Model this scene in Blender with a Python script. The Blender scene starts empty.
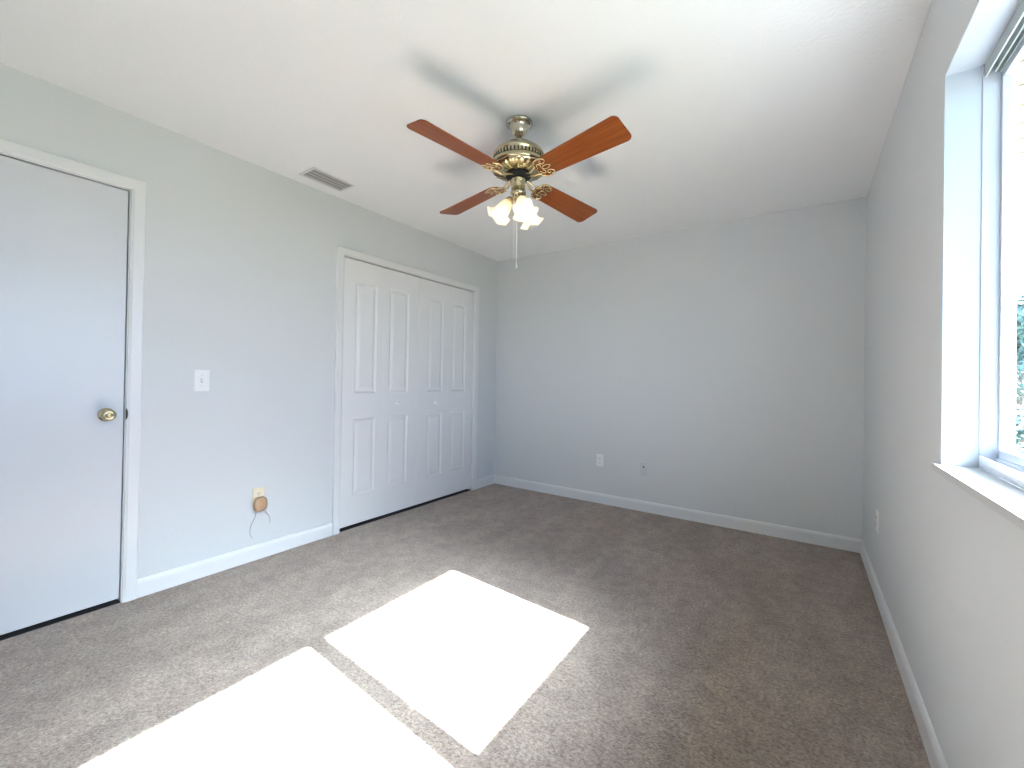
import bpy, bmesh, math, random
from mathutils import Vector, Matrix
PI = math.pi
random.seed(4)
S = bpy.context.scene
COL = S.collection

# ------------------------------------------------------------------ camera
yaw, pit, rol = -0.6007584, 0.00678265, 0.01700423
fw = Vector((math.sin(yaw) * math.cos(pit), math.cos(yaw) * math.cos(pit), math.sin(pit)))
rt = Vector((math.cos(yaw), -math.sin(yaw), 0))
up = rt.cross(fw)
r2 = rt * math.cos(rol) + up * math.sin(rol)
u2 = -rt * math.sin(rol) + up * math.cos(rol)
cd = bpy.data.cameras.new('camera')
cam = bpy.data.objects.new('camera', cd)
COL.objects.link(cam)
m = Matrix((r2, u2, -fw)).transposed().to_4x4()
m.translation = (2.7981018, -3.7700954, 1.1499566)
cam.matrix_world = m
cd.sensor_width = 36.0
cd.lens = 426.0823 / 1024 * 36.0
cd.shift_y = -8.30476 / 1024
cd.clip_start = 0.02
S.camera = cam

# ------------------------------------------------------------------ world, sun, exposure
w = bpy.data.worlds.new('sky')
S.world = w
w.use_nodes = True
nt = w.node_tree
bg = nt.nodes['Background']
tc = nt.nodes.new('ShaderNodeTexCoord')
sx = nt.nodes.new('ShaderNodeSeparateXYZ')
cr = nt.nodes.new('ShaderNodeValToRGB')
nt.links.new(tc.outputs['Generated'], sx.inputs[0])
nt.links.new(sx.outputs['Z'], cr.inputs[0])
nt.links.new(cr.outputs[0], bg.inputs[0])
cr.color_ramp.elements[0].position = 0.0
cr.color_ramp.elements[0].color = (0.47, 0.69, 1.0, 1)
cr.color_ramp.elements[1].position = 0.7
cr.color_ramp.elements[1].color = (0.26, 0.50, 1.0, 1)
bg.inputs[1].default_value = 1.0
# sky brightness: even blue plus the white glow that surrounds the sun
SKY, GLOW, GEXP = 6.0, 112.0, 45.0
dp = nt.nodes.new('ShaderNodeVectorMath'); dp.operation = 'DOT_PRODUCT'
dp.inputs[1].default_value = Vector((1, -0.072, 0.803)).normalized()
nt.links.new(tc.outputs['Generated'], dp.inputs[0])
mxm = nt.nodes.new('ShaderNodeMath'); mxm.operation = 'MAXIMUM'; mxm.inputs[1].default_value = 0
nt.links.new(dp.outputs['Value'], mxm.inputs[0])
pw = nt.nodes.new('ShaderNodeMath'); pw.operation = 'POWER'; pw.inputs[1].default_value = GEXP
nt.links.new(mxm.outputs[0], pw.inputs[0])
sc1 = nt.nodes.new('ShaderNodeVectorMath'); sc1.operation = 'SCALE'
sc1.inputs[0].default_value = (0.86, 0.93, 1.0)
mg = nt.nodes.new('ShaderNodeMath'); mg.operation = 'MULTIPLY'; mg.inputs[1].default_value = GLOW
nt.links.new(pw.outputs[0], mg.inputs[0]); nt.links.new(mg.outputs[0], sc1.inputs['Scale'])
sc2 = nt.nodes.new('ShaderNodeVectorMath'); sc2.operation = 'SCALE'; sc2.inputs['Scale'].default_value = SKY
nt.links.new(cr.outputs[0], sc2.inputs[0])
ad = nt.nodes.new('ShaderNodeVectorMath'); ad.operation = 'ADD'
nt.links.new(sc1.outputs[0], ad.inputs[0]); nt.links.new(sc2.outputs[0], ad.inputs[1])
nt.links.new(ad.outputs[0], bg.inputs[0])
w.cycles.sampling_method = 'MANUAL'; w.cycles.sample_map_resolution = 1024
sd = bpy.data.lights.new('sun', 'SUN')
sun = bpy.data.objects.new('sun', sd)
COL.objects.link(sun)
sun.rotation_euler = Vector((-1, 0.072, -0.803)).to_track_quat('-Z', 'Y').to_euler()
sun.location = (8, -4, 7)
sd.energy = 74.0
sd.angle = math.radians(0.53)
sd.color = (1.0, 0.975, 0.985)
vs = S.view_settings
vs.view_transform = 'Standard'
vs.look = 'None'
vs.exposure = 0.62
vs.gamma = 1.0
vs.use_curve_mapping = False
cy = S.cycles
cy.use_denoising = True
cy.max_bounces = 14
cy.diffuse_bounces = 9
cy.glossy_bounces = 5
cy.transparent_max_bounces = 12
cy.sample_clamp_indirect = 8
cy.caustics_reflective = False
cy.caustics_refractive = False

# ------------------------------------------------------------------ dimensions
W, D, H = 3.139, 4.36, 2.44
OY0, OY1, OZ0, OZ1 = -3.73, -1.992, 0.915, 2.082      # window opening in the right wall
WX = 3.287                                             # outer face of the right wall
DY0, DY1, DZ = -3.915, -3.100, 2.065                   # room door opening
CY0, CY1, CZ = -1.897, -0.386, 2.033                   # closet opening


# ------------------------------------------------------------------ materials
def mat(name, col, rough=0.6, metal=0.0, spec=0.5, emit=None, es=0.0, bump=None, noise=None, coat=0.0, trans=0.0):
    mt = bpy.data.materials.new(name)
    mt.use_nodes = True
    n = mt.node_tree.nodes
    l = mt.node_tree.links
    b = n['Principled BSDF']
    b.inputs['Base Color'].default_value = (*col, 1)
    b.inputs['Roughness'].default_value = rough
    b.inputs['Metallic'].default_value = metal
    b.inputs['Specular IOR Level'].default_value = spec
    b.inputs['Coat Weight'].default_value = coat
    b.inputs['Transmission Weight'].default_value = trans
    if emit:
        b.inputs['Emission Color'].default_value = (*emit, 1)
        b.inputs['Emission Strength'].default_value = es
    co = n.new('ShaderNodeTexCoord')
    if noise:      # (scale, amount): faint mottling of the thing's own colour
        nz = n.new('ShaderNodeTexNoise')
        nz.inputs['Scale'].default_value = noise[0]
        nz.inputs['Detail'].default_value = 4
        l.new(co.outputs['Object'], nz.inputs[0])
        mx = n.new('ShaderNodeMix'); mx.data_type = 'RGBA'
        a = noise[1]
        mx.inputs[6].default_value = (*[c * (1 - a) for c in col], 1)
        mx.inputs[7].default_value = (*[min(1, c * (1 + a)) for c in col], 1)
        l.new(nz.outputs[0], mx.inputs[0])
        l.new(mx.outputs[2], b.inputs['Base Color'])
    if bump:       # (scale, strength, distance)
        nb = n.new('ShaderNodeTexNoise')
        nb.inputs['Scale'].default_value = bump[0]
        nb.inputs['Detail'].default_value = 3
        l.new(co.outputs['Object'], nb.inputs[0])
        bp = n.new('ShaderNodeBump')
        bp.inputs['Strength'].default_value = bump[1]
        bp.inputs['Distance'].default_value = bump[2]
        l.new(nb.outputs[0], bp.inputs['Height'])
        l.new(bp.outputs[0], b.inputs['Normal'])
    return mt


M = {}
M['wall'] = mat('grey_wall_paint', (0.655, 0.682, 0.70), 0.55, spec=0.3, bump=(90, 0.12, 0.004), noise=(1.5, 0.012))
M['ceiling'] = mat('white_ceiling_paint', (0.87, 0.90, 0.915), 0.85, spec=0.2, bump=(70, 0.25, 0.006))
M['trim'] = mat('white_gloss_trim', (0.74, 0.755, 0.77), 0.33, bump=(8, 0.03, 0.01))
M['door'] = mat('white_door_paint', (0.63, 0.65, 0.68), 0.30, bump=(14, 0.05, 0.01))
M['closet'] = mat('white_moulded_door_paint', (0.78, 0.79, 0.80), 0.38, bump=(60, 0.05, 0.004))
M['brass'] = mat('antique_brass', (0.53, 0.47, 0.31), 0.20, metal=1.0)
M['bright_brass'] = mat('polished_brass', (0.72, 0.58, 0.34), 0.14, metal=1.0)
M['nickel'] = mat('satin_brass_canopy', (0.55, 0.52, 0.42), 0.16, metal=1.0)
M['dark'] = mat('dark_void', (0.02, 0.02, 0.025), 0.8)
M['plate'] = mat('white_plastic', (0.86, 0.87, 0.88), 0.3)
M['ivory'] = mat('ivory_plastic', (0.80, 0.72, 0.55), 0.35)
M['tan'] = mat('tan_plastic', (0.50, 0.33, 0.20), 0.45, noise=(60, 0.15))
M['wire'] = mat('grey_wire', (0.38, 0.42, 0.48), 0.5)
M['jackgrey'] = mat('painted_grey_plate', (0.60, 0.63, 0.64), 0.4)
M['vent'] = mat('grey_vent_metal', (0.42, 0.43, 0.43), 0.45)
M['ventframe'] = mat('white_vent_metal', (0.72, 0.74, 0.74), 0.45)
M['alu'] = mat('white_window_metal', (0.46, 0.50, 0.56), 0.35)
M['track'] = mat('grey_green_window_track', (0.42, 0.47, 0.47), 0.4)
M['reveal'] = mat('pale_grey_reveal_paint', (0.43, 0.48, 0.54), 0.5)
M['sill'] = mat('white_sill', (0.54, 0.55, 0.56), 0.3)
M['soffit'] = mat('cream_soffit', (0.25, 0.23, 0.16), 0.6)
M['stucco'] = mat('pale_stucco', (0.72, 0.70, 0.66), 0.8, bump=(60, 0.3, 0.01))
M['shingle'] = mat('grey_shingle', (0.28, 0.27, 0.26), 0.9, noise=(30, 0.3))
M['chain'] = mat('pale_metal_chain', (0.82, 0.80, 0.74), 0.3, metal=0.5)
M['shade'] = mat('lit_frosted_glass', (0.95, 0.90, 0.80), 0.4, emit=(1.0, 0.80, 0.46), es=2.2)
M['bulb'] = mat('lit_bulb', (1, 0.95, 0.85), 0.4, emit=(1.0, 0.80, 0.50), es=9.0)
M['leaf'] = mat('green_leaf', (0.10, 0.17, 0.15), 0.6, noise=(6, 0.4))
M['bark'] = mat('brown_bark', (0.16, 0.12, 0.09), 0.9, noise=(20, 0.3))
M['lawn'] = mat('lawn_grass', (0.12, 0.13, 0.09), 0.9, noise=(3, 0.3), bump=(40, 0.6, 0.03))
M['concrete'] = mat('pale_concrete', (0.20, 0.195, 0.185), 0.85, noise=(4, 0.1))

n = M['shade'].node_tree.nodes; l = M['shade'].node_tree.links
co = n.new('ShaderNodeTexCoord'); sp_ = n.new('ShaderNodeSeparateXYZ'); mr = n.new('ShaderNodeMapRange'); rp = n.new('ShaderNodeValToRGB')
l.new(co.outputs['Object'], sp_.inputs[0]); l.new(sp_.outputs['Z'], mr.inputs[0])
mr.inputs[1].default_value = 0.0; mr.inputs[2].default_value = -0.115
l.new(mr.outputs[0], rp.inputs[0])
e_ = rp.color_ramp.elements
e_[0].position = 0.0; e_[0].color = (0.42, 0.22, 0.05, 1)
e_[1].position = 1.0; e_[1].color = (0.62, 0.46, 0.22, 1)
x_ = e_.new(0.28); x_.color = (0.60, 0.38, 0.11, 1)
x_ = e_.new(0.55); x_.color = (1.0, 0.84, 0.52, 1)
l.new(rp.outputs[0], n['Principled BSDF'].inputs['Emission Color'])
n['Principled BSDF'].inputs['Emission Strength'].default_value = 0.65

# glass: clear pane that lets the sun through, with a weak reflection
g = bpy.data.materials.new('clear_window_glass')
g.use_nodes = True
n = g.node_tree.nodes; l = g.node_tree.links
n.remove(n['Principled BSDF'])
tr = n.new('ShaderNodeBsdfTransparent'); tr.inputs[0].default_value = (0.97, 0.99, 0.98, 1)
gl = n.new('ShaderNodeBsdfGlossy'); gl.inputs['Roughness'].default_value = 0.02
mx = n.new('ShaderNodeMixShader')
mx.inputs[0].default_value = 0.03; l.new(tr.outputs[0], mx.inputs[1]); l.new(gl.outputs[0], mx.inputs[2])
l.new(mx.outputs[0], n['Material Output'].inputs[0])
M['glass'] = g

# wood of the blades: reddish walnut with a fine grain along the blade (local x)
wd = mat('red_brown_blade_wood', (0.26, 0.075, 0.02), 0.36, spec=0.35)
n = wd.node_tree.nodes; l = wd.node_tree.links
co = n.new('ShaderNodeTexCoord'); mp = n.new('ShaderNodeMapping')
mp.inputs['Scale'].default_value = (2, 45, 45)
l.new(co.outputs['Object'], mp.inputs[0])
nz = n.new('ShaderNodeTexNoise'); nz.inputs['Scale'].default_value = 2.0; nz.inputs['Detail'].default_value = 6
l.new(mp.outputs[0], nz.inputs[0])
rp = n.new('ShaderNodeValToRGB')
rp.color_ramp.elements[0].position = 0.30; rp.color_ramp.elements[0].color = (0.20, 0.046, 0.008, 1)
rp.color_ramp.elements[1].position = 0.75; rp.color_ramp.elements[1].color = (0.32, 0.085, 0.015, 1)
l.new(nz.outputs[0], rp.inputs[0]); l.new(rp.outputs[0], n['Principled BSDF'].inputs['Base Color'])
M['wood'] = wd

# carpet: beige-brown cut pile, speckled, with broad brushed patches
cp = mat('beige_carpet', (0.3, 0.26, 0.22), 0.95, spec=0.15)
n = cp.node_tree.nodes; l = cp.node_tree.links
b = n['Principled BSDF']
b.inputs['Sheen Weight'].default_value = 0.35
b.inputs['Sheen Roughness'].default_value = 0.5
co = n.new('ShaderNodeTexCoord')


def noise(scale, detail, rough=0.5, vec=None):
    x = n.new('ShaderNodeTexNoise')
    x.inputs['Scale'].default_value = scale
    x.inputs['Detail'].default_value = detail
    x.inputs['Roughness'].default_value = rough
    l.new(vec or co.outputs['Object'], x.inputs[0])
    return x


def ramp(src, p0, c0, p1, c1):
    x = n.new('ShaderNodeValToRGB')
    x.color_ramp.elements[0].position = p0; x.color_ramp.elements[0].color = (*c0, 1)
    x.color_ramp.elements[1].position = p1; x.color_ramp.elements[1].color = (*c1, 1)
    l.new(src, x.inputs[0])
    return x


def mul(a, bb):
    x = n.new('ShaderNodeMix'); x.data_type = 'RGBA'; x.blend_type = 'MULTIPLY'
    x.inputs[0].default_value = 1
    l.new(a, x.inputs[6]); l.new(bb, x.inputs[7])
    return x.outputs[2]


fine = noise(80, 3, 0.8)
c1 = ramp(fine.outputs[0], 0.30, (0.165, 0.119, 0.091), 0.70, (0.57, 0.46, 0.385))
mp = n.new('ShaderNodeMapping')
mp.inputs['Rotation'].default_value = (0, 0, 0.35)
mp.inputs['Scale'].default_value = (2.2, 0.8, 1)
l.new(co.outputs['Object'], mp.inputs[0])
broad = noise(2.1, 5, 0.62, mp.outputs[0])
c2 = ramp(broad.outputs[0], 0.40, (0.78, 0.77, 0.76), 0.62, (1.0, 1.0, 1.0))
blot = noise(12, 5, 0.72)
c3 = ramp(blot.outputs[0], 0.40, (0.78, 0.77, 0.78), 0.56, (1.0, 1.0, 1.0))
l.new(mul(mul(c1.outputs[0], c2.outputs[0]), c3.outputs[0]), b.inputs['Base Color'])
bn = noise(170, 2, 0.7)
bp = n.new('ShaderNodeBump'); bp.inputs['Strength'].default_value = 0.7; bp.inputs['Distance'].default_value = 0.012
l.new(bn.outputs[0], bp.inputs['Height']); l.new(bp.outputs[0], b.inputs['Normal'])
M['carpet'] = cp


# ------------------------------------------------------------------ mesh helpers
def link(name, bm, m, parent=None, loc=(0, 0, 0), smooth=False, bevel=0.0):
    bmesh.ops.recalc_face_normals(bm, faces=bm.faces)
    me = bpy.data.meshes.new(name)
    if smooth:
        for f in bm.faces:
            f.smooth = True
    bm.to_mesh(me); bm.free()
    for x in (m if isinstance(m, (list, tuple)) else [m]):
        me.materials.append(M[x])
    o = bpy.data.objects.new(name, me)
    COL.objects.link(o)
    o.location = loc
    if parent:
        o.parent = parent
    if bevel:
        mod = o.modifiers.new('bevel', 'BEVEL')
        mod.width = bevel; mod.segments = 2; mod.limit_method = 'ANGLE'
    return o


def box(bm, x0, x1, y0, y1, z0, z1):
    v = [bm.verts.new((x, y, z)) for x in (x0, x1) for y in (y0, y1) for z in (z0, z1)]
    for f in ((0, 1, 3, 2), (4, 6, 7, 5), (0, 4, 5, 1), (2, 3, 7, 6), (0, 2, 6, 4), (1, 5, 7, 3)):
        bm.faces.new([v[i] for i in f])
    return v


def boxes(*bs):
    bm = bmesh.new()
    for bb in bs:
        box(bm, *bb)
    return bm


def lathe(bm, prof, seg=40, mod=None, mtx=None, caps=True):
    """prof: (radius, z) pairs; mod(angle, index) -> radius factor."""
    rings = []
    for i, (r, z) in enumerate(prof):
        ring = []
        for k in range(seg):
            a = 2 * PI * k / seg
            q = r * (mod(a, i) if mod else 1)
            p = Vector((q * math.cos(a), q * math.sin(a), z))
            if mtx:
                p = mtx @ p
            ring.append(bm.verts.new(p))
        rings.append(ring)
    for a, bb in zip(rings, rings[1:]):
        for k in range(seg):
            bm.faces.new((a[k], a[(k + 1) % seg], bb[(k + 1) % seg], bb[k]))
    if caps:
        bm.faces.new(rings[0]); bm.faces.new(rings[-1])
    return rings


def tube(bm, pts, r, seg=8, taper=None):
    pts = [Vector(p) for p in pts]
    rings = []
    for i, p in enumerate(pts):
        d = (pts[min(i + 1, len(pts) - 1)] - pts[max(i - 1, 0)]).normalized()
        u = d.cross(Vector((0.13, 0.27, 0.95))).normalized()
        v = d.cross(u)
        rr = r * (taper[i] if taper else 1)
        rings.append([bm.verts.new(p + (u * math.cos(2 * PI * k / seg) + v * math.sin(2 * PI * k / seg)) * rr) for k in range(seg)])
    for a, bb in zip(rings, rings[1:]):
        for k in range(seg):
            bm.faces.new((a[k], a[(k + 1) % seg], bb[(k + 1) % seg], bb[k]))
    bm.faces.new(rings[0]); bm.faces.new(rings[-1])


def structure(name, bm, m, parent=None, **k):
    o = link(name, bm, m, parent, **k)
    o['kind'] = 'structure'
    return o


def empty(name, loc, label=None, cat=None, group=None, kind=None):
    o = bpy.data.objects.new(name, None)
    COL.objects.link(o)
    o.location = loc
    o.empty_display_size = 0.05
    if label: o['label'] = label
    if cat: o['category'] = cat
    if group: o['group'] = group
    if kind: o['kind'] = kind
    return o


def tag(o, label, cat, group=None):
    o['label'] = label; o['category'] = cat
    if group: o['group'] = group
    return o


# ------------------------------------------------------------------ room shell
T = 0.12
structure('floor', boxes((-0.9, WX, -D - T, T, -0.12, 0)), 'carpet')['label'] = 'beige brown cut pile carpet over the whole room'
structure('ceiling', boxes((-0.9, WX, -D - T, T, H, H + 0.12)), 'ceiling')['label'] = 'white ceiling with light orange peel texture'
structure('wall_back', boxes((-T, WX, 0, T, 0, H)), 'wall')['label'] = 'pale grey wall facing the camera'
structure('wall_rear', boxes((-T, WX, -D - T, -D, 0, H)), 'wall')
structure('wall_left', boxes(
    (-T, 0, -D, DY0, 0, H), (-T, 0, DY0, DY1, DZ, H), (-T, 0, DY1, CY0, 0, H),
    (-T, 0, CY0, CY1, CZ, H), (-T, 0, CY1, 0, 0, H)), 'wall')['label'] = 'pale grey wall with the flat door and the closet'
structure('wall_right', boxes(
    (W, WX, -D, OY0, 0, H), (W, WX, OY1, 0, 0, H), (W, WX, OY0, OY1, 0, OZ0 - 0.02), (W, WX, OY0, OY1, OZ1, H)), 'wall')['label'] = 'pale grey wall with the window'
# closet interior and the hall behind the door, both closed boxes (only seen through the gaps)
structure('wall_closet', boxes(
    (-0.78, -0.70, CY0 - 0.15, CY1 + 0.15, 0, H), (-0.70, -T, CY0 - 0.15, CY0 - 0.07, 0, H), (-0.70, -T, CY1 + 0.07, CY1 + 0.15, 0, H)), 'wall')
structure('wall_hall', boxes(
    (-0.9, -0.82, DY0 - 0.15, DY1 + 0.15, 0, H), (-0.82, -T, DY0 - 0.15, DY0 - 0.07, 0, H), (-0.82, -T, DY1 + 0.07, DY1 + 0.15, 0, H)), 'wall')


# ------------------------------------------------------------------ baseboards
def baseboard(name, a, bb, nrm):
    """profile swept from a to bb along a wall whose inward normal is nrm"""
    prof = [(0, 0), (0.013, 0), (0.013, 0.072), (0.010, 0.082), (0.005, 0.090), (0, 0.092)]
    bm = bmesh.new()
    ends = []
    for p in (a, bb):
        ends.append([bm.verts.new((p[0] + nrm[0] * d, p[1] + nrm[1] * d, z)) for d, z in prof])
    k = len(prof)
    for i in range(k):
        bm.faces.new((ends[0][i], ends[0][(i + 1) % k], ends[1][(i + 1) % k], ends[1][i]))
    bm.faces.new(ends[0]); bm.faces.new(ends[1])
    o = structure(name, bm, 'trim')
    o['label'] = 'white wooden baseboard'
    return o


baseboard('baseboard_left', (0, -3.0445), (0, -1.9555), (1, 0))
baseboard('baseboard_left', (0, -0.3265), (0, -0.013), (1, 0))
baseboard('baseboard_back', (0, 0), (W, 0), (0, -1))
baseboard('baseboard_right', (W, -0.013), (W, -D + 0.013), (-1, 0))
baseboard('baseboard_rear', (0, -D), (W, -D), (0, 1))


# ------------------------------------------------------------------ casings
def casing(name, y0, y1, z1, wid, th, inner=0.0):
    """mitred flat casing round an opening y0..y1, top z1, on the left wall"""
    bm = bmesh.new()
    o_ = [(y0 - wid, 0), (y0 - wid, z1 + wid), (y1 + wid, z1 + wid), (y1 + wid, 0)]
    i_ = [(y0, 0), (y0, z1), (y1, z1), (y1, 0)]
    def lp(pts, x, ins=0.0):
        return [bm.verts.new((x, y, z)) for y, z in pts]
    e = 0.004
    def shr(pts, d):   # pts moved outward (+) or inward (-) in y and at the top
        s = [(-1, 0), (-1, 1), (1, 1), (1, 0)]
        return [(y + sy * d, z + sz * d) for (y, z), (sy, sz) in zip(pts, s)]
    loops = [lp(o_, 0.0), lp(o_, th - e), lp(shr(o_, -e), th), lp(shr(i_, 0.012), th), lp(shr(i_, 0.004), th - 0.004), lp(i_, th - 0.005), lp(i_, 0.0)]
    for a, b_ in zip(loops, loops[1:]):
        for k in range(3):
            bm.faces.new((a[k], a[k + 1], b_[k + 1], b_[k]))
    for k in (0, 3):
        bm.faces.new([lp_[k] for lp_ in loops])
    o = structure(name, bm, 'trim')
    return o


casing('trim_1', DY0, DY1, DZ, 0.0555, 0.016)['label'] = 'white casing around the flat door'
casing('trim_2', CY0, CY1, CZ, 0.0575, 0.016)['label'] = 'white casing around the folding closet doors'
# door jamb linings
structure('trim_3', boxes((-T, 0.0, DY0, DY0 + 0.004, 0, DZ), (-T, -0.0, DY1 - 0.004, DY1, 0, DZ), (-T, 0, DY0, DY1, DZ - 0.004, DZ),
                          (-0.075, -0.06, DY1 - 0.016, DY1 - 0.004, 0, DZ), (-0.075, -0.06, DY0 + 0.004, DY1 - 0.004, DZ - 0.016, DZ - 0.004)), 'trim')
structure('trim_4', boxes((-T, 0.0, CY0, CY0 + 0.003, 0, CZ), (-T, 0.0, CY1 - 0.003, CY1, 0, CZ)), 'trim')
structure('trim_5', boxes((-0.06, -0.03, CY0 + 0.003, CY1 - 0.003, CZ - 0.006, CZ)), 'dark')['label'] = 'dark closet door track'

structure('door_gap_shade', boxes((-T, -0.004, DY0 + 0.004, DY1 - 0.004, 0.0, 0.004)), 'dark')['label'] = 'dark strip painting the shade in the gap under the flat door'  # near-black strip over the carpet stands in for shade in the door gap
structure('closet_gap_shade', boxes((-T, -0.005, CY0 + 0.003, CY1 - 0.003, 0.0, 0.004)), 'dark')['label'] = 'dark strip painting the shade under the closet doors'  # same here: shade below the closet leaves, put in as a dark strip

# ------------------------------------------------------------------ the flat door
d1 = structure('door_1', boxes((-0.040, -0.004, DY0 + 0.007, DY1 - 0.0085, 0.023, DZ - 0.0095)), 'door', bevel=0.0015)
d1['label'] = 'flat white slab door with a round brass knob'
KY, KZ = -3.173, 0.941
kx = Matrix.Translation((-0.004, KY, KZ)) @ Matrix.Rotation(PI / 2, 4, 'Y')
bm = bmesh.new()
lathe(bm, [(0.001, 0.0), (0.032, 0.0), (0.032, 0.004), (0.029, 0.008), (0.018, 0.010), (0.011, 0.013), (0.011, 0.030),
           (0.018, 0.034), (0.0255, 0.041), (0.0275, 0.049), (0.0265, 0.056), (0.021, 0.061), (0.014, 0.062), (0.0125, 0.0605), (0.001, 0.0605)], 40, mtx=kx)
kn = link('door_knob', bm, 'brass', d1, smooth=True)
kn['label'] = 'round antique brass door knob'
bm = bmesh.new()
lathe(bm, [(0.009, 0.060), (0.009, 0.0635), (0.004, 0.0645), (0.001, 0.0645)], 24, mtx=kx)
link('lock_button', bm, 'bright_brass', kn, smooth=True)
# latch plate let into the jamb
bm = bmesh.new()
vv = []
for x in (0.0161, 0.0175):
    ring = [bm.verts.new((x, DY1 - 0.0045 + 0.0085 * max(0.0, math.sin(PI * k / 12)), KZ + 0.028 * math.cos(PI * k / 12))) for k in range(13)]
    vv.append(ring)
for a, b_ in zip(vv[0], vv[0][1:]):
    pass
for k in range(12):
    bm.faces.new((vv[0][k], vv[0][k + 1], vv[1][k + 1], vv[1][k]))
bm.faces.new(vv[0]); bm.faces.new(vv[1])
sp = link('strike_plate', bm, 'dark', d1)
sp['label'] = 'dark curved strike plate lip at the door edge'


# ------------------------------------------------------------------ folding closet doors
def panel_outline(y0, y1, z0, z1, arch, ins):
    """counter-clockwise outline of one moulded panel, shrunk by ins; arch = rise of the eyebrow top"""
    y0 += ins; y1 -= ins; z0 += ins; z1 -= ins
    pts = [(y0, z0), (y1, z0)]
    ns = 10
    for k in range(ns + 1):
        t = k / ns
        y = y1 + (y0 - y1) * t
        pts.append((y, z1 - arch + arch * math.sin(PI * t) if arch else z1))
    return pts


def leaf_mesh(y0, y1, z0, z1, panels, xf=-0.005, th=0.03):
    bm = bmesh.new()
    def loop(pts, x):
        return [bm.verts.new((x, y, z)) for y, z in pts]
    rim = [(y0, z0), (y1, z0), (y1, z1), (y0, z1)]
    fr_ = loop(rim, xf)
    bk = loop(rim, xf - th)
    for k in range(4):
        bm.faces.new((fr_[k], fr_[(k + 1) % 4], bk[(k + 1) % 4], bk[k]))
    bm.faces.new(bk)
    edges = [bm.edges.get((fr_[k], fr_[(k + 1) % 4])) for k in range(4)]
    for (a, b_, c, d_, arch) in panels:
        steps = [(0.0, 0.0), (0.006, -0.005), (0.012, -0.0095), (0.019, -0.0095), (0.028, -0.006), (0.044, -0.0015)]
        prev = None
        for ins, dx in steps:
            cur = loop(panel_outline(a, b_, c, d_, arch, ins), xf + dx)
            if prev is None:
                n_ = len(cur)
                for k in range(n_):
                    edges.append(bm.edges.new((cur[k], cur[(k + 1) % n_])))
            else:
                for k in range(n_):
                    bm.faces.new((prev[k], prev[(k + 1) % n_], cur[(k + 1) % n_], cur[k]))
            prev = cur
        bm.faces.new(prev)
    bmesh.ops.triangle_fill(bm, edges=edges, use_beauty=True)
    return bm


def knob_mesh(y, z, xf=-0.005):
    bm = bmesh.new()
    mtx = Matrix.Translation((xf, y, z)) @ Matrix.Rotation(PI / 2, 4, 'Y')
    lathe(bm, [(0.001, 0), (0.009, 0), (0.008, 0.004), (0.0065, 0.010), (0.011, 0.016), (0.0145, 0.022), (0.0135, 0.028), (0.008, 0.031), (0.001, 0.032)], 24, mtx=mtx)
    return bm


ZB, ZT = 0.026, CZ - 0.0075
seams = [CY0 + 0.006, -1.521, -1.1455, -0.767, CY1 - 0.006]
cols = [(-1.785, -1.588), (-1.464, -1.256), (-1.026, -0.832), (-0.706, -0.512)]
for nme, ks, kk in (('door_2', (0, 1), (1, -1.377, 0.930)), ('door_3', (2, 3), (0, -0.932, 0.918))):
    e = empty(nme, (0, (seams[ks[0]] + seams[ks[1] + 1]) / 2, ZB), kind='structure')
    e['label'] = ('left' if nme == 'door_2' else 'right') + ' white two-leaf folding closet door with moulded panels'
    oy = -e.location.y
    for j, k in enumerate(ks):
        a, b_ = cols[k]
        g0 = 0.001 if j == 1 else 0.0
        lf = link('door_leaf', leaf_mesh(seams[k] + (0.0015 if k == 2 else 0.0002), seams[k + 1] - (0.0015 if k == 1 else 0.0002), ZB, ZT,
                  [(a, b_, 0.245, 0.822, 0), (a, b_, 1.018, 1.880, 0.014)]), 'closet', e)
        lf.location = -e.location
        if j == kk[0]:
            o = link('closet_knob', knob_mesh(kk[1], kk[2]), 'plate', lf, smooth=True)

# ------------------------------------------------------------------ window
win = empty('window_1', (3.26, (OY0 + OY1) / 2, OZ0), kind='structure')
win['label'] = 'wide white framed sliding window with two panes'
wl = -win.location
FX0, FX1 = 3.216, 3.278


def wpart(name, bm, m, parent=None, **k):
    o = link(name, bm, m, parent or win, **k)
    if parent is None:
        o.location = wl
    return o


j = 0.006
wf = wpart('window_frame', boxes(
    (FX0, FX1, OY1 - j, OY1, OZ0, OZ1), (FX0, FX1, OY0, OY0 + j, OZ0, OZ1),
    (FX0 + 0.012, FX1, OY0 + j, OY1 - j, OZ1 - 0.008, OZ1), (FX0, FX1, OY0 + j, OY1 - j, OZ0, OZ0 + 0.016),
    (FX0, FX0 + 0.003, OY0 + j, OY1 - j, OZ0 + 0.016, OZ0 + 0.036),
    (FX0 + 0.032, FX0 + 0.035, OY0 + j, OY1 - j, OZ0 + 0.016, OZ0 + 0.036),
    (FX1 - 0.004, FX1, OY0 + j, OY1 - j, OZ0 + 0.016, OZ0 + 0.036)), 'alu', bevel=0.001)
wpart('head_track', boxes(
    (FX0 + 0.004, FX0 + 0.008, OY0 + j, OY1 - j, OZ1 - 0.040, OZ1 - 0.002),
    (FX0 + 0.022, FX0 + 0.026, OY0 + j, OY1 - j - 0.004, OZ1 - 0.034, OZ1 - 0.008),
    (FX0 + 0.032, FX0 + 0.035, OY0 + j, OY1 - j - 0.004, OZ1 - 0.040, OZ1 - 0.008),
    (FX1 - 0.005, FX1, OY0 + j, OY1 - j, OZ1 - 0.036, OZ1 - 0.008)), 'track')
MY0, MY1 = -2.912, -2.829          # meeting stile


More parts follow.
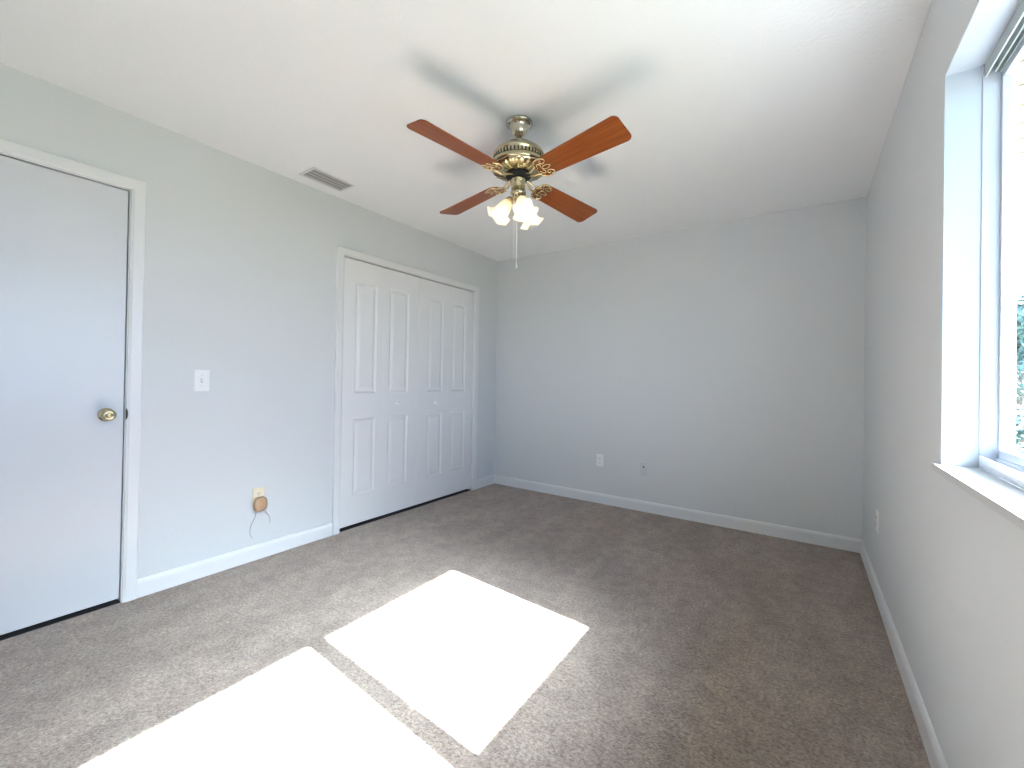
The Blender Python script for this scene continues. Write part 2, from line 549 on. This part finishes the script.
def sash(y0, y1, x0, x1, sl, sr):
    z0, z1 = OZ0 + 0.017, OZ1 - 0.013
    return boxes((x0, x1, y0, y0 + sl, z0, z1), (x0, x1, y1 - sr, y1, z0, z1),
                 (x0, x1, y0 + sl, y1 - sr, z0, z0 + 0.042), (x0, x1, y0 + sl, y1 - sr, z1 - 0.045, z1))


# far sash in the outer track, near sash in the inner one; stiles overlap at the middle
s1 = wpart('sash', sash(MY0 + 0.012, OY1 - j, 3.252, 3.270, 0.070, 0.012), 'alu', bevel=0.0015)
s2 = wpart('sash', sash(OY0 + j, MY1 - 0.008, 3.226, 3.246, 0.020, 0.072), 'alu', bevel=0.0015)
wpart('glass_pane', boxes((3.2595, 3.2625, MY0 + 0.08, OY1 - j - 0.010, OZ0 + 0.057, OZ1 - 0.056)), 'glass', s1)
wpart('glass_pane', boxes((3.2365, 3.2395, OY0 + j + 0.018, MY1 - 0.078, OZ0 + 0.057, OZ1 - 0.056)), 'glass', s2)
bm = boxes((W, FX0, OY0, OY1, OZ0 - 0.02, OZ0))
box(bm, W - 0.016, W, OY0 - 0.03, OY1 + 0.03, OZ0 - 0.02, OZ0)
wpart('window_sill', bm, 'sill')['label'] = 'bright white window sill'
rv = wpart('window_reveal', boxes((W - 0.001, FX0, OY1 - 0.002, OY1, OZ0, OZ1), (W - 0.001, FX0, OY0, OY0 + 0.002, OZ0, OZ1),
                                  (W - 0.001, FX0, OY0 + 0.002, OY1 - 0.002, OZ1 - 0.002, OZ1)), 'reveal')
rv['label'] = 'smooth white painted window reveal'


# ------------------------------------------------------------------ ceiling fan
FCX, FCY = 1.601, -1.996
fan = empty('ceiling_fan', (FCX, FCY, H),
            'brass ceiling fan with four red-brown wooden blades and lit glass shades', 'ceiling fan')


def fpart(name, bm, m, parent=None, **k):
    """profiles are written in metres above the floor, so parts hang at z - H"""
    for v in bm.verts:
        v.co.z -= H
    return link(name, bm, m, parent or fan, **k)


bm = bmesh.new()
lathe(bm, [(0.001, 2.44), (0.066, 2.44), (0.067, 2.434), (0.064, 2.428), (0.054, 2.425), (0.046, 2.420), (0.043, 2.408), (0.041, 2.396),
           (0.037, 2.385), (0.029, 2.376), (0.022, 2.371), (0.001, 2.370)], 48)
fpart('canopy', bm, 'nickel', smooth=True)
bm = bmesh.new()
lathe(bm, [(0.014, 2.374), (0.014, 2.358), (0.024, 2.353), (0.026, 2.344), (0.024, 2.334), (0.016, 2.324)], 32)
fpart('downrod', bm, 'nickel', smooth=True)
bm = bmesh.new()
lathe(bm, [(0.012, 2.330), (0.040, 2.328), (0.072, 2.319), (0.098, 2.305), (0.116, 2.290), (0.127, 2.276), (0.130, 2.270), (0.130, 2.263),
           (0.127, 2.261), (0.127, 2.240), (0.130, 2.238), (0.135, 2.231), (0.140, 2.224), (0.142, 2.217), (0.140, 2.210), (0.134, 2.206), (0.10, 2.205), (0.001, 2.205)], 72)
mh = fpart('motor_housing', bm, 'brass', smooth=True)
bm = bmesh.new()      # vent slots round the band
for k in range(44):
    a = 2 * PI * k / 44
    r = 0.1272
    wd_ = 0.0036
    c, s_ = math.cos(a), math.sin(a)
    vs_ = []
    for rr in (r - 0.002, r + 0.0006):
        for dt in (-wd_, wd_):
            for z in (2.243, 2.258):
                vs_.append(bm.verts.new((rr * c - dt * s_, rr * s_ + dt * c, z)))
    for f in ((0, 1, 3, 2), (4, 6, 7, 5), (0, 4, 5, 1), (2, 3, 7, 6), (0, 2, 6, 4), (1, 5, 7, 3)):
        bm.faces.new([vs_[i] for i in f])
fpart('vent_slots', bm, 'dark', mh)
bm = bmesh.new()      # fluted bowl under the motor
lathe(bm, [(0.136, 2.209), (0.137, 2.203), (0.131, 2.195), (0.119, 2.188), (0.103, 2.182), (0.085, 2.177), (0.066, 2.174), (0.001, 2.173)], 144,
      mod=lambda a, i: 1 + (0.030 * math.cos(24 * a) if 1 < i < 6 else 0))
fpart('motor_bowl', bm, 'brass', mh, smooth=True)
bm = bmesh.new()      # flywheel ring the blade brackets screw to
lathe(bm, [(0.020, 2.175), (0.062, 2.175), (0.064, 2.166), (0.060, 2.159), (0.030, 2.158)], 48)
fpart('flywheel', bm, 'dark', smooth=True)
bm = bmesh.new()
lathe(bm, [(0.018, 2.160), (0.035, 2.158), (0.038, 2.151), (0.035, 2.145), (0.035, 2.092), (0.039, 2.087), (0.039, 2.077), (0.032, 2.070), (0.022, 2.064), (0.001, 2.063)], 64,
      mod=lambda a, i: 1 + (0.03 * math.cos(16 * a) if i in (3, 4) else 0))
fpart('switch_housing', bm, 'brass', smooth=True)

A0, PITCH = -0.199, -0.239
BZ = 2.156
TILT = Matrix.Rotation(math.atan(-0.045), 4, 'X') @ Matrix.Rotation(-math.atan(0.018), 4, 'Y')   # the blades hang a little askew


def blade_mesh():
    bm = bmesh.new()
    pts = []
    x0, x1, w0, w1 = 0.130, 0.605, 0.056, 0.0715
    rc = 0.026
    # root, rounded like a spoon
    for k in range(9):
        a = PI / 2 + PI * k / 8
        pts.append((x0 + 0.035 + 0.035 * math.cos(a), w0 * math.sin(a) * 1.0))
    # tip, two rounded corners
    for k in range(7):
        a = -PI / 2 + (PI / 2) * k / 6
        pts.append((x1 - rc + rc * math.cos(a), -w1 + rc + rc * math.sin(a)))
    for k in range(7):
        a = (PI / 2) * k / 6
        pts.append((x1 - rc + rc * math.cos(a), w1 - rc + rc * math.sin(a)))
    lo = [bm.verts.new((x, y, -0.0028)) for x, y in pts]
    hi = [bm.verts.new((x, y, 0.0028)) for x, y in pts]
    nn = len(pts)
    for k in range(nn):
        bm.faces.new((lo[k], lo[(k + 1) % nn], hi[(k + 1) % nn], hi[k]))
    bm.faces.new(lo); bm.faces.new(hi)
    return bm


def curve(pts, n_=6):
    """Catmull-Rom through pts"""
    P_ = [Vector(p) for p in pts]
    out = []
    for i in range(len(P_) - 1):
        p0 = P_[max(i - 1, 0)]; p1 = P_[i]; p2 = P_[i + 1]; p3 = P_[min(i + 2, len(P_) - 1)]
        for k in range(n_):
            t = k / n_
            out.append(0.5 * ((2 * p1) + (p2 - p0) * t + (2 * p0 - 5 * p1 + 4 * p2 - p3) * t * t + (3 * p1 - p0 - 3 * p2 + p3) * t ** 3))
    out.append(P_[-1])
    return out


def bracket_mesh():
    """ornate openwork blade iron, under the blade root"""
    bm = bmesh.new()
    z = -0.006
    # arm from the flywheel, dipping then rising to the blade
    for s in (-1, 1):
        tube(bm, curve([(0.045, s * 0.010, 0.010), (0.075, s * 0.011, -0.004), (0.100, s * 0.014, -0.012), (0.122, s * 0.020, -0.008), (0.138, s * 0.028, z)]), 0.0048, 8)
        # outer rim of the plate, following the rounded blade root
        tube(bm, curve([(0.130, s * 0.004, z), (0.131, s * 0.022, z), (0.137, s * 0.040, z), (0.152, s * 0.053, z), (0.174, s * 0.056, z), (0.194, s * 0.050, z), (0.206, s * 0.042, z)]), 0.0040, 8)
        # scroll curling back to the middle
        tube(bm, curve([(0.206, s * 0.042, z), (0.198, s * 0.028, z), (0.180, s * 0.024, z), (0.171, s * 0.033, z), (0.177, s * 0.041, z), (0.185, s * 0.037, z)]), 0.0028, 8)
        tube(bm, curve([(0.140, s * 0.009, z), (0.150, s * 0.028, z), (0.160, s * 0.031, z), (0.166, s * 0.019, z), (0.158, s * 0.010, z)]), 0.0028, 8)
        tube(bm, curve([(0.160, s * 0.002, z), (0.180, s * 0.011, z), (0.198, s * 0.008, z), (0.212, s * 0.000, z)]), 0.0028, 8)
        for (x, y) in ((0.146, s * 0.043), (0.188, s * 0.050)):
            lathe(bm, [(0.001, z - 0.005), (0.0035, z - 0.004), (0.005, z - 0.001), (0.005, z + 0.004)], 12, mtx=Matrix.Translation((x, y, 0)))
    lathe(bm, [(0.001, z - 0.005), (0.0035, z - 0.004), (0.005, z - 0.001), (0.005, z + 0.004)], 12, mtx=Matrix.Translation((0.208, 0, 0)))
    return bm


bmesh_b = link('blade', blade_mesh(), 'wood', fan, bevel=0.001)
bmesh_k = link('blade_bracket', bracket_mesh(), 'bright_brass', bmesh_b, smooth=True)
for k in range(4):
    if k == 0:
        bl, br = bmesh_b, bmesh_k
    else:
        bl = bmesh_b.copy(); COL.objects.link(bl); bl.parent = fan
        br = bmesh_k.copy(); COL.objects.link(br); br.parent = bl
    bl.matrix_local = Matrix.Translation((0, 0, BZ - H)) @ TILT @ Matrix.Rotation(A0 + k * PI / 2, 4, 'Z') @ Matrix.Rotation(PITCH, 4, 'X')


# lights: three tulip shades below the switch housing
def shade_mesh():
    bm = bmesh.new()
    prof = [(0.016, 0.0), (0.019, 0.005), (0.024, 0.014), (0.030, 0.030), (0.034, 0.048), (0.037, 0.068), (0.041, 0.082), (0.050, 0.096), (0.060, 0.105)]
    def md(a, i):
        t = max(0, i - 4) / 4
        return 1 + 0.15 * t * t * math.cos(5 * a) + (0.012 * math.cos(24 * a))
    def ring_z(i, a):
        t = max(0, i - 5) / 3
        return 0.010 * t * math.cos(5 * a)
    seg = 72
    rings = []
    for i, (r, z) in enumerate(prof):
        rings.append([bm.verts.new((r * md(2 * PI * k / seg, i) * math.cos(2 * PI * k / seg), r * md(2 * PI * k / seg, i) * math.sin(2 * PI * k / seg),
                                    -(z - ring_z(i, 2 * PI * k / seg)))) for k in range(seg)])
    for a, b_ in zip(rings, rings[1:]):
        for k in range(seg):
            bm.faces.new((a[k], a[(k + 1) % seg], b_[(k + 1) % seg], b_[k]))
    return bm


def bulb_mesh():
    bm = bmesh.new()
    lathe(bm, [(0.001, -0.010), (0.010, -0.010), (0.011, -0.022), (0.018, -0.036), (0.022, -0.050), (0.018, -0.064), (0.008, -0.071), (0.001, -0.072)], 24)
    return bm


def holder_mesh():
    bm = bmesh.new()
    lathe(bm, [(0.001, 0.020), (0.010, 0.020), (0.016, 0.014), (0.021, 0.006), (0.023, -0.004), (0.021, -0.010), (0.001, -0.010)], 24)
    return bm


def lamp_dir(img_right, img_fwd):
    a = math.atan2((rt * img_right + Vector((fw.x, fw.y, 0)) * img_fwd).y, (rt * img_right + Vector((fw.x, fw.y, 0)) * img_fwd).x)
    return a


first = None
LA = [lamp_dir(-0.93, -0.25), lamp_dir(0.32, -0.95), lamp_dir(0.72, 0.62)]
bm = bmesh.new()
for a in LA:
    c, s_ = math.cos(a), math.sin(a)
    tube(bm, curve([(0.012 * c, 0.012 * s_, 2.066), (0.022 * c, 0.022 * s_, 2.060), (0.034 * c, 0.034 * s_, 2.056), (0.040 * c, 0.040 * s_, 2.050)]), 0.006, 10)
lathe(bm, [(0.001, 2.067), (0.024, 2.065), (0.022, 2.048), (0.012, 2.038), (0.007, 2.030), (0.001, 2.028)], 32)
fpart('light_fitter', bm, 'bright_brass', smooth=True)
for i, a in enumerate(LA):
    mt = Matrix.Translation((0.046 * math.cos(a), 0.046 * math.sin(a), 2.040 - H)) @ Matrix.Rotation(a, 4, 'Z') @ Matrix.Rotation(-math.radians(33), 4, 'Y')
    if first is None:
        sh = link('lamp_shade', shade_mesh(), 'shade', fan, smooth=True)
        sm = sh.modifiers.new('thick', 'SOLIDIFY'); sm.thickness = 0.0025
        bu = link('bulb', bulb_mesh(), 'bulb', sh, smooth=True)
        ho = link('shade_holder', holder_mesh(), 'bright_brass', sh, smooth=True)
        first = (sh, bu, ho)
    else:
        sh = first[0].copy(); COL.objects.link(sh); sh.parent = fan
        for q in first[1:]:
            c = q.copy(); COL.objects.link(c); c.parent = sh
    sh.matrix_local = mt


def chain(x, y, z0, z1, r):
    bm = bmesh.new()
    zz = z0
    while zz > z1 + 0.03:
        lathe(bm, [(r * 0.35, zz), (r, zz - r * 0.7), (r, zz - r * 1.4), (r * 0.35, zz - r * 2.1)], 8, mtx=Matrix.Translation((x, y, 0)))
        zz -= r * 2.3
    return bm, zz


cdir = Vector((rt.x, rt.y, 0))
nf = Vector((fw.x, fw.y, 0))
for off, zb, r in ((-0.004, 1.703, 0.0028), (-0.019, 1.728, 0.0014)):
    p = cdir * off - nf * 0.030
    bm, zz = chain(p.x, p.y, 2.075, zb, r)
    chn = fpart('pull_chain', bm, 'chain', smooth=True)
    bm = bmesh.new()
    lathe(bm, [(0.001, zz), (0.003, zz - 0.003), (0.0045, zz - 0.014), (0.0055, zz - 0.022), (0.004, zz - 0.028), (0.001, zz - 0.030)] if r > 0.002 else
          [(0.0008, zz), (0.002, zz - 0.004), (0.0025, zz - 0.012), (0.0008, zz - 0.018)], 14, mtx=Matrix.Translation((p.x, p.y, 0)))
    fpart('chain_pull', bm, 'chain', chn, smooth=True)

# ------------------------------------------------------------------ ceiling vent
VX, VY = 0.200, -2.160
vent = empty('ceiling_vent', (VX, VY, H), 'small rectangular metal air vent with slanted louvres on the ceiling near the left wall', 'air vent')
bm = bmesh.new()
hx, hy, fr_w = 0.088, 0.150, 0.016
for (a, b_, c, d_) in ((-hx, hx, -hy, -hy + fr_w), (-hx, hx, hy - fr_w, hy), (-hx, -hx + fr_w, -hy + fr_w, hy - fr_w), (hx - fr_w, hx, -hy + fr_w, hy - fr_w)):
    box(bm, a, b_, c, d_, -0.007, 0)
link('vent_frame', bm, 'ventframe', vent, bevel=0.002)
bm = boxes((-hx + fr_w, hx - fr_w, -hy + fr_w, hy - fr_w, -0.0015, -0.0002))
link('vent_opening', bm, 'dark', vent)
for k in range(4):
    x = -hx + fr_w + 0.018 + k * 0.0365
    bm = bmesh.new()
    y0, y1 = -hy + fr_w, hy - fr_w
    sec = [(x + 0.011, -0.0022), (x + 0.002, -0.0062), (x - 0.009, -0.0078), (x - 0.0095, -0.0068), (x + 0.0015, -0.0052), (x + 0.010, -0.0016)]
    A = [bm.verts.new((q, y0, z)) for q, z in sec]
    B = [bm.verts.new((q, y1, z)) for q, z in sec]
    for i in range(6):
        bm.faces.new((A[i], A[(i + 1) % 6], B[(i + 1) % 6], B[i]))
    bm.faces.new(A); bm.faces.new(B)
    link('louvre', bm, 'vent', vent)


# ------------------------------------------------------------------ wall plates
def plate_frame(o, p, nrm):
    """place an object modelled in the x (right), z (up) plane, facing -y, onto a wall with inward normal nrm"""
    n_ = Vector(nrm)
    o.matrix_world = Matrix.Translation(p) @ Vector((0, -1, 0)).rotation_difference(n_).to_matrix().to_4x4()


def plate_mesh(w_=0.070, h_=0.115, t=0.005):
    bm = bmesh.new()
    rings = []
    for ins, y in ((0, 0), (0, -0.002), (0.004, -t)):
        a, b_ = w_ / 2 - ins, h_ / 2 - ins
        rings.append([bm.verts.new((x, y, z)) for x, z in ((-a, -b_), (a, -b_), (a, b_), (-a, b_))])
    for p_, q in zip(rings, rings[1:]):
        for k in range(4):
            bm.faces.new((p_[k], p_[(k + 1) % 4], q[(k + 1) % 4], q[k]))
    bm.faces.new(rings[0]); bm.faces.new(rings[-1])
    return bm


def receptacle_mesh(zc):
    bm = bmesh.new()
    pts = []
    for k in range(20):
        a = 2 * PI * k / 20
        pts.append((0.017 * math.cos(a), max(-0.0135, min(0.0135, 0.0175 * math.sin(a))) + zc))
    A = [bm.verts.new((x, -0.0045, z)) for x, z in pts]
    B = [bm.verts.new((x, -0.0068, z)) for x, z in pts]
    for k in range(20):
        bm.faces.new((A[k], A[(k + 1) % 20], B[(k + 1) % 20], B[k]))
    bm.faces.new(A); bm.faces.new(B)
    return bm


def slots_mesh(zc):
    bm = boxes((-0.0078, -0.0052, -0.0072, -0.0066, zc - 0.001, zc + 0.0085), (0.0052, 0.0074, -0.0072, -0.0066, zc, zc + 0.008))
    lathe(bm, [(0.0026, -0.0003), (0.0026, 0.0003)], 12, mtx=Matrix.Translation((0, -0.0069, zc - 0.007)) @ Matrix.Rotation(PI / 2, 4, 'X'))
    return bm


def outlet(label, p, nrm, m, rm, group=None):
    e = empty('wall_outlet', (0, 0, 0), label, 'power outlet', group)
    link('cover_plate', plate_mesh(), m, e)
    for zc in (0.0195, -0.0195):
        r = link('receptacle', receptacle_mesh(zc), rm, e)
        link('slots', slots_mesh(zc), 'dark', r)
    bm = bmesh.new()
    lathe(bm, [(0.003, 0.0), (0.003, 0.0006), (0.001, 0.001)], 12, mtx=Matrix.Translation((0, -0.005, 0)) @ Matrix.Rotation(PI / 2, 4, 'X'))
    link('screw', bm, rm, e)
    plate_frame(e, p, nrm)
    return e


outlet('ivory power outlet on the left wall with a tan plug in it', (0, -2.461, 0.386), (1, 0, 0), 'ivory', 'ivory')
outlet('white power outlet low on the grey back wall', (1.230, 0, 0.397), (0, -1, 0), 'plate', 'plate')
outlet('white power outlet on the right wall near the back corner', (W, -0.712, 0.405), (-1, 0, 0), 'plate', 'plate')

sw = empty('light_switch', (0, 0, 0), 'white toggle light switch on the left wall between the door and the closet', 'light switch')
link('cover_plate', plate_mesh(0.076, 0.120), 'plate', sw)
link('switch_slot', boxes((-0.0065, 0.0065, -0.0056, -0.0045, -0.013, 0.013)), 'jackgrey', sw)
bm = bmesh.new()
sec = [(-0.0055, -0.008), (-0.0055, 0.006), (-0.017, 0.0125), (-0.0185, 0.007)]
A = [bm.verts.new((-0.0042, y, z)) for y, z in sec]; B = [bm.verts.new((0.0042, y, z)) for y, z in sec]
for i in range(4):
    bm.faces.new((A[i], A[(i + 1) % 4], B[(i + 1) % 4], B[i]))
bm.faces.new(A); bm.faces.new(B)
link('toggle', bm, 'plate', sw)
for z in (0.030, -0.030):
    bm = bmesh.new()
    lathe(bm, [(0.003, 0.0), (0.003, 0.0006), (0.001, 0.001)], 12, mtx=Matrix.Translation((0, -0.005, z)) @ Matrix.Rotation(PI / 2, 4, 'X'))
    link('screw', bm, 'jackgrey', sw)
plate_frame(sw, (0, -2.778, 1.109), (1, 0, 0))

jk = empty('cable_jack', (0, 0, 0), 'grey painted wall plate with a dark cable socket on the back wall', 'cable socket')
link('cover_plate', plate_mesh(), 'jackgrey', jk)
bm = bmesh.new()
lathe(bm, [(0.0075, 0.0), (0.0075, 0.003), (0.005, 0.003), (0.005, 0.010), (0.001, 0.010)], 16, mtx=Matrix.Translation((0, -0.005, 0.014)) @ Matrix.Rotation(PI / 2, 4, 'X'))
link('socket', bm, 'dark', jk)
for z in (0.045, -0.042):
    bm = bmesh.new()
    lathe(bm, [(0.003, 0.0), (0.003, 0.0006), (0.001, 0.001)], 12, mtx=Matrix.Translation((0, -0.005, z)) @ Matrix.Rotation(PI / 2, 4, 'X'))
    link('screw', bm, 'wire', jk)
plate_frame(jk, (1.642, 0, 0.377), (0, -1, 0))

# tan plug-in unit with loose thin wires
pl = empty('plug_in_adapter', (0.0, -2.460, 0.346), 'rounded tan plug-in adapter with thin loose wires, plugged into the outlet on the left wall', 'plug adapter')
bm = bmesh.new()
rings = []
for x, sc in ((0.0070, 0.80), (0.010, 0.93), (0.018, 1.0), (0.034, 1.0), (0.041, 0.93), (0.045, 0.78)):
    ring = []
    for k in range(28):
        a = 2 * PI * k / 28
        c, s_ = math.cos(a), math.sin(a)
        ring.append(bm.verts.new((x, sc * 0.038 * abs(c) ** 0.7 * (1 if c > 0 else -1), sc * 0.044 * abs(s_) ** 0.7 * (1 if s_ > 0 else -1))))
    rings.append(ring)
for a, b_ in zip(rings, rings[1:]):
    for k in range(28):
        bm.faces.new((a[k], a[(k + 1) % 28], b_[(k + 1) % 28], b_[k]))
bm.faces.new(rings[0]); bm.faces.new(rings[-1])
link('adapter_body', bm, 'tan', pl, smooth=True)
bm = bmesh.new()
tube(bm, curve([(0.022, -0.020, -0.038), (0.020, -0.024, -0.062), (0.014, -0.030, -0.090), (0.010, -0.044, -0.120), (0.010, -0.050, -0.155), (0.010, -0.046, -0.185), (0.012, -0.034, -0.205)]), 0.0016, 6)
link('wire', bm, 'wire', pl, smooth=True)
bm = bmesh.new()
tube(bm, curve([(0.022, 0.018, -0.038), (0.018, 0.036, -0.058), (0.014, 0.054, -0.080), (0.010, 0.066, -0.104), (0.010, 0.068, -0.140)]), 0.0016, 6)
link('wire', bm, 'wire', pl, smooth=True)

# ------------------------------------------------------------------ outside
structure('ground', boxes((-1, 60, -40, 60, -0.45, -0.25)), 'lawn')['label'] = 'sunlit lawn outside the window'
structure('path', boxes((WX + 0.02, 5.2, -12, 40, -0.25, -0.22)), 'concrete')
EX = 4.034
bm = boxes((WX, EX, -8.0, -0.12, 2.395, 2.42), (EX, EX + 0.02, -8.0, -0.12, 2.38, 2.56))
for k in range(40):
    y = -0.20 - k * 0.19
    box(bm, WX, EX, y - 0.012, y, 2.388, 2.396)
structure('roof_soffit', bm, 'soffit')['label'] = 'cream ribbed roof soffit outside the window'
structure('roof', boxes((-0.9, EX + 0.03, -8.0, 0.25, 2.57, 2.62)), 'shingle')


def blob_tree(name, loc, label, cat, h, r, trunk, seed, n_=900, ls=0.16):
    rnd = random.Random(seed)
    e = empty(name, loc, label, cat)
    if trunk:
        bm = bmesh.new()
        tube(bm, [(0, 0, 0), (0.04, 0.02, h * 0.35), (0, 0.03, h * 0.75)], 0.11, 10, [1.2, 0.9, 0.4])
        for k in range(6):
            a = k * 1.05
            tube(bm, [(0.02, 0.02, h * (0.35 + 0.05 * k)), (r * 0.4 * math.cos(a), r * 0.4 * math.sin(a), h * (0.5 + 0.05 * k)), (r * 0.75 * math.cos(a), r * 0.75 * math.sin(a), h * (0.62 + 0.05 * k))], 0.045, 7, [1, 0.7, 0.3])
        link('trunk', bm, 'bark', e, smooth=True)
    bm = bmesh.new()
    lobes = [(Vector((rnd.uniform(-.5, .5) * r, rnd.uniform(-.5, .5) * r, h * (rnd.uniform(.45, .85) if trunk else rnd.uniform(.35, .6)))), r * rnd.uniform(.4, .62)) for _ in range(9)]
    for _ in range(n_):
        c, rr = rnd.choice(lobes)
        d = Vector((rnd.gauss(0, 1), rnd.gauss(0, 1), rnd.gauss(0, 1))).normalized()
        p = c + d * rr * rnd.uniform(0.6, 1.0)
        if p.z < 0.05: continue
        u = Vector((rnd.gauss(0, 1), rnd.gauss(0, 1), rnd.gauss(0, 1))).normalized()
        v = d.cross(u).normalized()
        u = v.cross(d).normalized()
        s = ls * rnd.uniform(.6, 1.2)
        q = [p - u * s, p - v * s * .45 + d * s * .1, p + u * s, p + v * s * .45 + d * s * .1]
        bm.faces.new([bm.verts.new(x) for x in q])
    link('foliage', bm, 'leaf', e)
    return e


blob_tree('garden_tree', (7.35, 12.6, -0.25), 'leafy green tree standing on the lawn, seen through the window', 'tree', 4.0, 1.35, True, 3, 5000, 0.085)
blob_tree('round_bush', (6.2, 8.6, -0.25), 'low rounded green bush in front of the tree outside the window', 'bush', 1.4, 0.95, False, 8, 3000, 0.06)
